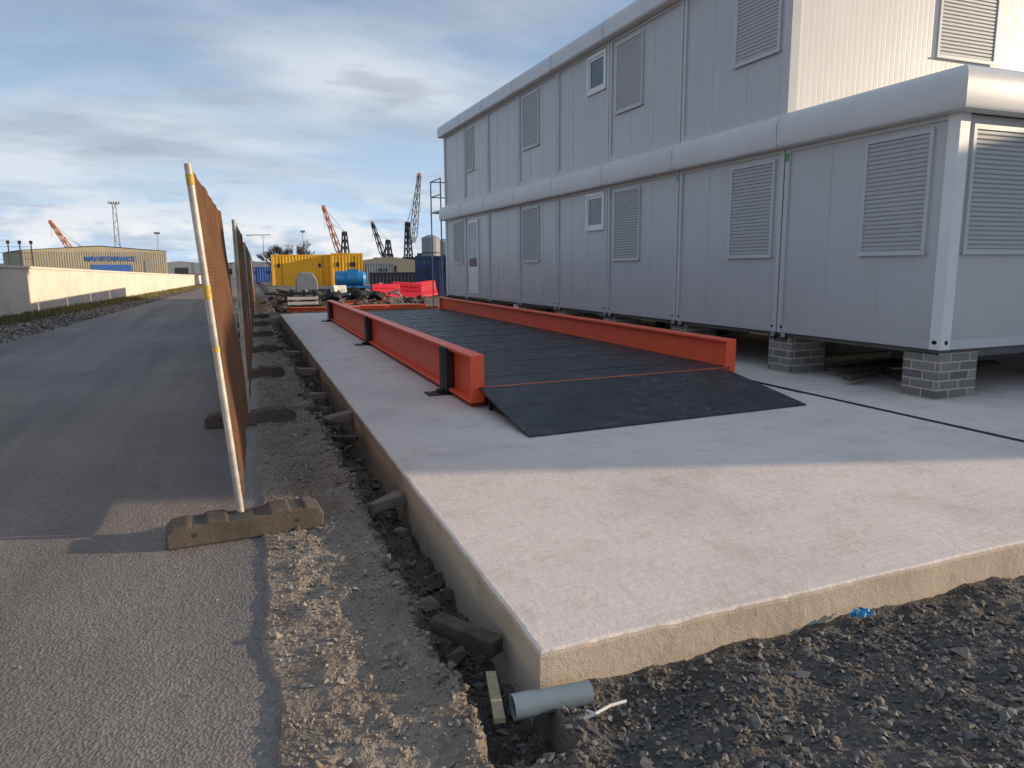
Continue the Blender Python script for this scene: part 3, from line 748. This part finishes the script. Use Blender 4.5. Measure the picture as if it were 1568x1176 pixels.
for i in range(1500):
    bb=random.uniform(3.6,15); d=random.uniform(31,47); x,y=polar(bb,d); s=random.uniform(.04,.22)
    hh=.45*max(0,noise.noise((x*.6,y*.6,3))+.25); P.append((x,y,-.2+hh*random.random())); Z.append(s)
stones('rubble_heap',P,Z,M_rub)
b=B()
for i in range(90):
    bb=random.uniform(4.5,13); d=random.uniform(33,45); x,y=polar(bb,d); l=random.uniform(.6,2.2)
    M=Matrix.Translation((x,y,-.1+random.random()*.4))@Matrix.Rotation(random.uniform(-.9,.9),4,'Z')@Matrix.Rotation(random.uniform(-.3,.3),4,'Y')
    b.box(-l/2,l/2,-.06,.06,-.03,.05,random.choice([M_timb,M_tank,M_timb,M_blk,M_blk,M_blk]),M)
for i in range(16):
    bb=random.uniform(7.5,12); d=random.uniform(33,37); x,y=polar(bb,d); a=random.uniform(0,3.1); r_=random.uniform(.22,.34)
    p=Vector((x,y,.0+.2*random.random())); n_=Vector((math.cos(a)*.5,math.sin(a)*.5,.6)).normalized(); b.cyl(p,p+n_*.2,r_,M_tyre,14); b.cyl(p+n_*.2,p+n_*.205,r_*.55,M_dark,12)
b.fin('scrap_material_heap')
b=B()
for (bb,d,l,r) in ((7.3,28.5,2.6,-8),(9.9,29.0,2.4,4),(12.6,29.6,2.6,-3),(10.4,33.5,2.4,10)):
    M=frame(bb,d)@Matrix.Rotation(math.radians(r),4,'Z'); b.box(-l/2,l/2,-.1,.1,.05,.22,M_orange,M); b.box(-l/2,l/2,-.16,.16,.22,.24,M_orange,M)
b.fin('orange_steel_beams',None,.005)
WH=empty('warehouse'); M=frame(-7.6,160,-20); b=B(); w=12.2; hh=5.7
b.prism([(-w,-1),(w,-1),(w,hh-.5),(0,hh+.35),(-w,hh-.5)],'y',0,24,M_ware,M)
b.fin('walls',WH)
b=B()
for i in range(60): 
    x=-w+2*w*i/60; b.box(x,x+.08,-.06,-.001,0,hh-.7,M_wareR,M)
b.add([(-w-.3,-.3,hh-.45),(0,-.3,hh+.5),(0,24.3,hh+.5),(-w-.3,24.3,hh-.45)],[(0,1,2,3)],M_wareR,M); b.add([(w+.3,-.3,hh-.45),(0,-.3,hh+.5),(0,24.3,hh+.5),(w+.3,24.3,hh-.45)],[(0,1,2,3)],M_wareR,M)
b.box(-1.5,5.5,-.12,-.061,1.2,2.6,M_blue,M); b.box(8,9.5,-.12,-.061,0,3.4,M_wareR,M)
b.fin('roof_and_doors',WH)
cu=bpy.data.curves.new('sign_lettering','FONT'); cu.body='MAINTENANCE'; cu.size=1.25; cu.align_x='CENTER'; cu.extrude=.02; cu.offset=.03
t=bpy.data.objects.new('sign_lettering',cu); S.collection.objects.link(t); cu.materials.append(M_blue)
t.matrix_world=M@Matrix.Translation((2,-.2,3.3))@Matrix.Rotation(math.pi/2,4,'X'); t.parent=WH
SF=empty('security_fence'); b=B()
pp=[polar(-14.5+.62*i,58) for i in range(6)]
for x,y in pp:
    b.cyl((x,y,-.2),(x,y,3.3),.045,M_dark,6); b.box(x-.08,x+.08,y-.1,y+.1,3.2,3.4,M_dark)
for z in (2.2,2.6,3.0):
    for a,c in zip(pp[:-1],pp[1:]): b.cyl((*a,z),(*c,z),.015,M_dark,4)
b.fin('posts_and_wire',SF)
for (bb,d,w_,h_,m_) in ((-2.6,260,16,4.2,M_tank),(2.2,150,7,3.2,M_craneg),(12.3,170,12,4.2,M_ware),(1.0,210,12,3.4,M_ware)):
    e=empty('distant_shed'); b=B(); M=frame(bb,d); b.prism([(-w_/2,0),(w_/2,0),(w_/2,h_*.8),(0,h_),(-w_/2,h_*.8)],'y',0,12,m_,M)
    b.box(-w_*.1,w_*.15,-.05,0,0,h_*.5,M_dark,M); b.fin('shell',e)
e=empty('storage_silo'); b=B(); 
for bb,d,r_,h_ in ((15.6,120,1.5,6.2),(16.6,122,1.7,5.6)):
    x,y=polar(bb,d); b.cyl((x,y,-.2),(x,y,h_),r_,M_tank,24); b.cyl((x,y,h_),(x,y,h_+.5),r_,M_tank,24,.3); b.cyl((x,y,h_*.6),(x,y,h_*.6+.15),r_+.06,M_dark,24)
b.fin('tanks',e)
def mast(name,bb,d,h,w_,head):
    e=empty(name); b=B(); x,y=polar(bb,d)
    if w_>.3:
        for sx in (-1,1):
            for sy in (-1,1): b.cyl((x+sx*w_,y+sy*w_,-.2),(x+sx*w_*.5,y+sy*w_*.5,h),.09,M_craneg,5)
        n=int(h/2)
        for k in range(n):
            s0=w_*(1-.5*k/n); s1=w_*(1-.5*(k+1)/n); z0,z1=h*k/n,h*(k+1)/n; sg=1 if k%2 else -1
            for sy in (-1,1): b.cyl((x-sg*s0,y+sy*s0,z0),(x+sg*s1,y+sy*s1,z1),.05,M_craneg,4); b.cyl((x+sy*s0,y-sg*s0,z0),(x+sy*s1,y+sg*s1,z1),.05,M_craneg,4)
    else: b.cyl((x,y,-.2),(x,y,h),.14 if d>150 else .06,M_craneg,8,.07 if d>150 else .035)
    if head>0:
        b.box(x-head,x+head,y-.3,y+.3,h-.1,h+.1,M_craneg)
        for k in range(5): xx=x-head+2*head*k/4; b.box(xx-.2,xx+.2,y-.45,y-.2,h+.1,h+.6,M_craneg)
    b.fin('structure',e); return e
mast('floodlight_tower',-6.4,240,20,.8,1.3); mast('floodlight_mast',-3.9,260,12.5,.1,.7); e=mast('street_lamp',3.15,95,5.6,.1,.0); mast('floodlight_mast',6.0,250,13,.1,.6)
x,y=polar(3.15,95); b=B(); b.cyl((x-1.6,y,5.5),(x+.9,y,5.55),.05,M_craneg,6); b.box(x-1.9,x-1.3,y-.1,y+.1,5.42,5.55,M_craneg); b.fin('arm',e)
def lattice(b,p,q,w,r,m,seg=2.0):
    p=Vector(p);q=Vector(q);d=(q-p);Ln=d.length;d.normalize(); a=d.orthogonal().normalized(); c=d.cross(a)
    n=max(3,int(Ln/seg))
    def C(k,i):
        t=k/n; ww=w*(1-.6*t) if k>0 else w*.5
        s=[(1,1),(1,-1),(-1,-1),(-1,1)][i%4]; return p+d*Ln*t+a*s[0]*ww/2+c*s[1]*ww/2
    for k in range(n):
        for i in range(4):
            b.cyl(C(k,i),C(k+1,i),r,m,4,caps=False); b.cyl(C(k,i),C(k+1,i+1),r*.6,m,4,caps=False)
def crane(name,bb,d,lat,tip,th,piv,mj,mb,w=1.3):
    e=empty(name); x,y=polar(bb,d); th_=math.radians(bb); t=Vector((math.cos(th_),-math.sin(th_),0)); o=Vector((x,y,0))
    b=B(); M=Matrix.Translation(o)@Matrix.Rotation(-th_,4,'Z')
    b.box(-3.2,3.2,-2,2,0.6,2.0,mb,M)
    for xx in (-2.6,-1.3,0,1.3,2.6): b.cyl(M@Vector((xx,-2.2,.6)),M@Vector((xx,-1.6,.6)),.65,M_tyre,12)
    b.box(-2.6,2.4,-1.6,1.6,2.1,4.2,mb,M); b.box(1.4,2.8,-1.8,-.6,3.2,5.2,mb,M)
    b.fin('carrier',e,.05)
    b=B(); pv=o+t*piv[0]+Vector((0,0,piv[1])); tp=o+t*lat+Vector((0,0,tip)); top=o+t*(piv[0]+(1.2 if lat<piv[0] else -1.2))+Vector((0,0,th))
    lattice(b,o+t*(top-o).dot(t)*1.0+Vector((0,0,2)),top,1.8,.24,mb,1.6)
    lattice(b,pv,tp,w,.15,mj); b.cyl(top,tp,.05,M_dark,4); b.cyl(top,pv+(tp-pv)*.7,.05,M_dark,4); b.cyl(tp,tp-Vector((0,0,(tip-6)*.5)),.04,M_dark,4)
    b.box(-.4,.4,-.4,.4,-.4,.5,M_craneo,Matrix.Translation(tp))
    b.fin('tower_and_jib',e)
crane('harbour_crane',8.55,200,-3.3,17.2,11,(.6,4.5),M_craneo,M_dark)
crane('harbour_crane',11.9,205,-2.6,13.5,9,(.3,4),M_dark,M_dark)
crane('harbour_crane',14.1,200,2.6,25.8,13.5,(.3,8),M_craneg,M_dark,1.7)
crane('harbour_crane',-9.0,240,-5.0,14.5,8,(.5,4.5),M_craneo,M_craneo)
def tree(bb,d,h):
    e=empty('bare_tree'); b=B(); x,y=polar(bb,d)
    def br(p,dr,l,r,k):
        q=p+dr*l; b.cyl(p,q,r,M_tree,6,r*.65,caps=False)
        if k==0: return
        for i in range(4 if k>1 else 5):
            nd=(dr+Vector((random.uniform(-1,1),random.uniform(-1,1),random.uniform(-.25,.7)))*.75).normalized(); br(p+dr*l*random.uniform(.55,1),nd,l*random.uniform(.6,.8),r*.55,k-1)
    for s in (-1.2,0,1.1): br(Vector((x+s,y,-.3)),Vector((s*.2,0,1)).normalized(),h*.36,.16,5)
    b.fin('branches',e)
tree(4.9,98,5.6)
b=B(); vs=[];fs=[]; n=120
for i in range(n+1):
    bb=-60+150*i/n; x,y=polar(bb,1800); h=14+18*abs(noise.noise((bb*.07,2,0)))+10*max(0,noise.noise((bb*.02,7,0))); vs+=[(x,y,-5),(x,y,h)]
for i in range(n): fs.append((2*i,2*i+2,2*i+3,2*i+1))
b.add(vs,fs,M_hill); b.fin('distant_hills')

# ------------------------------------------------------------ light and sky
sd=Vector((math.sin(SUN_AZ)*math.cos(SUN_EL),math.cos(SUN_AZ)*math.cos(SUN_EL),math.sin(SUN_EL)))
ld=bpy.data.lights.new('sun','SUN'); ld.energy=5.0; ld.angle=math.radians(.6); ld.color=(1,.80,.57)
lo=bpy.data.objects.new('sun',ld); S.collection.objects.link(lo); lo.rotation_euler=sd.to_track_quat('Z','Y').to_euler(); lo.location=(30,-10,20)
W=bpy.data.worlds.new('World'); S.world=W; W.use_nodes=True; t=W.node_tree; g=N(W); bg=t.nodes['Background']
sky=g.new('ShaderNodeTexSky',sky_type='NISHITA'); sky.sun_disc=False; sky.sun_elevation=SUN_EL; sky.sun_rotation=SUN_AZ; sky.air_density=1.0; sky.dust_density=1.0; sky.ozone_density=1.5
tc=g.new('ShaderNodeTexCoord').outputs['Generated']; sp=g.new('ShaderNodeSeparateXYZ'); g.ln(tc,sp.inputs[0])
zz=g.new('ShaderNodeMath',operation='MAXIMUM'); g.ln(sp.outputs[2],zz.inputs[0]); zz.inputs[1].default_value=0
za=g.new('ShaderNodeMath',operation='ADD'); g.ln(zz.outputs[0],za.inputs[0]); za.inputs[1].default_value=.16
dv=g.new('ShaderNodeVectorMath',operation='DIVIDE'); g.ln(tc,dv.inputs[0]); cb=g.new('ShaderNodeCombineXYZ')
for i in range(3): g.ln(za.outputs[0],cb.inputs[i])
g.ln(cb.outputs[0],dv.inputs[1])
mp=g.new('ShaderNodeMapping'); mp.inputs['Rotation'].default_value=(0,0,math.radians(-30)); mp.inputs['Scale'].default_value=(.7,1.1,0); mp.inputs['Location'].default_value=(2.3,1.4,0); g.ln(dv.outputs[0],mp.inputs[0])
n1=nz(g,mp.outputs[0],.9,6,.5); n2=nz(g,mp.outputs[0],2.9,6,.52); n3=nz(g,mp.outputs[0],1.9,6,.52)
base=mixc(g,.8,sky.outputs[0],(1.75,2.6,3.9))
hz=g.new('ShaderNodeMapRange'); hz.inputs[1].default_value=0; hz.inputs[2].default_value=.30; hz.inputs[3].default_value=1; hz.inputs[4].default_value=0; g.ln(zz.outputs[0],hz.inputs[0])
base=mixc(g,hz.outputs[0],base,(3.9,5.2,6.6))
mask=ramp(g,n1,[(.43,(0,0,0)),(.62,(.8,.8,.8))])
shade=ramp(g,n3,[(.38,(3.1,3.5,4.1)),(.6,(5.0,5.35,5.8))])
c=mixc(g,mask,base,shade)
m2=ramp(g,n2,[(.58,(0,0,0)),(.68,(.5,.5,.5))]); c=mixc(g,m2,c,(2.6,2.95,3.55))
mp2=g.new('ShaderNodeMapping'); mp2.inputs['Scale'].default_value=(1,1,2.6); g.ln(tc,mp2.inputs[0])
n4=nz(g,mp2.outputs[0],9,6,.55)
bd=ramp(g,sp.outputs[2],[(.0,(1,1,1)),(.05,(.75,.75,.75)),(.11,(0,0,0))])
cm=g.new('ShaderNodeMath',operation='MULTIPLY'); g.ln(bd,cm.inputs[0]); g.ln(ramp(g,n4,[(.46,(0,0,0)),(.56,(1,1,1))]),cm.inputs[1])
c=mixc(g,cm.outputs[0],c,(6.2,6.2,6.2))
g.ln(c,bg.inputs['Color']); bg.inputs['Strength'].default_value=.15

# ------------------------------------------------------------ camera
cd=bpy.data.cameras.new('camera'); cd.sensor_width=36; cd.lens=25.26; cd.clip_start=.05; cd.clip_end=6000
ca=bpy.data.objects.new('camera',cd); S.collection.objects.link(ca)
Rm=Euler((math.radians(80.71),0,math.radians(-21.85))).to_matrix()@Matrix.Rotation(math.radians(-.4),3,'Z')
ca.location=(0,0,1.5); ca.rotation_euler=Rm.to_euler(); S.camera=ca
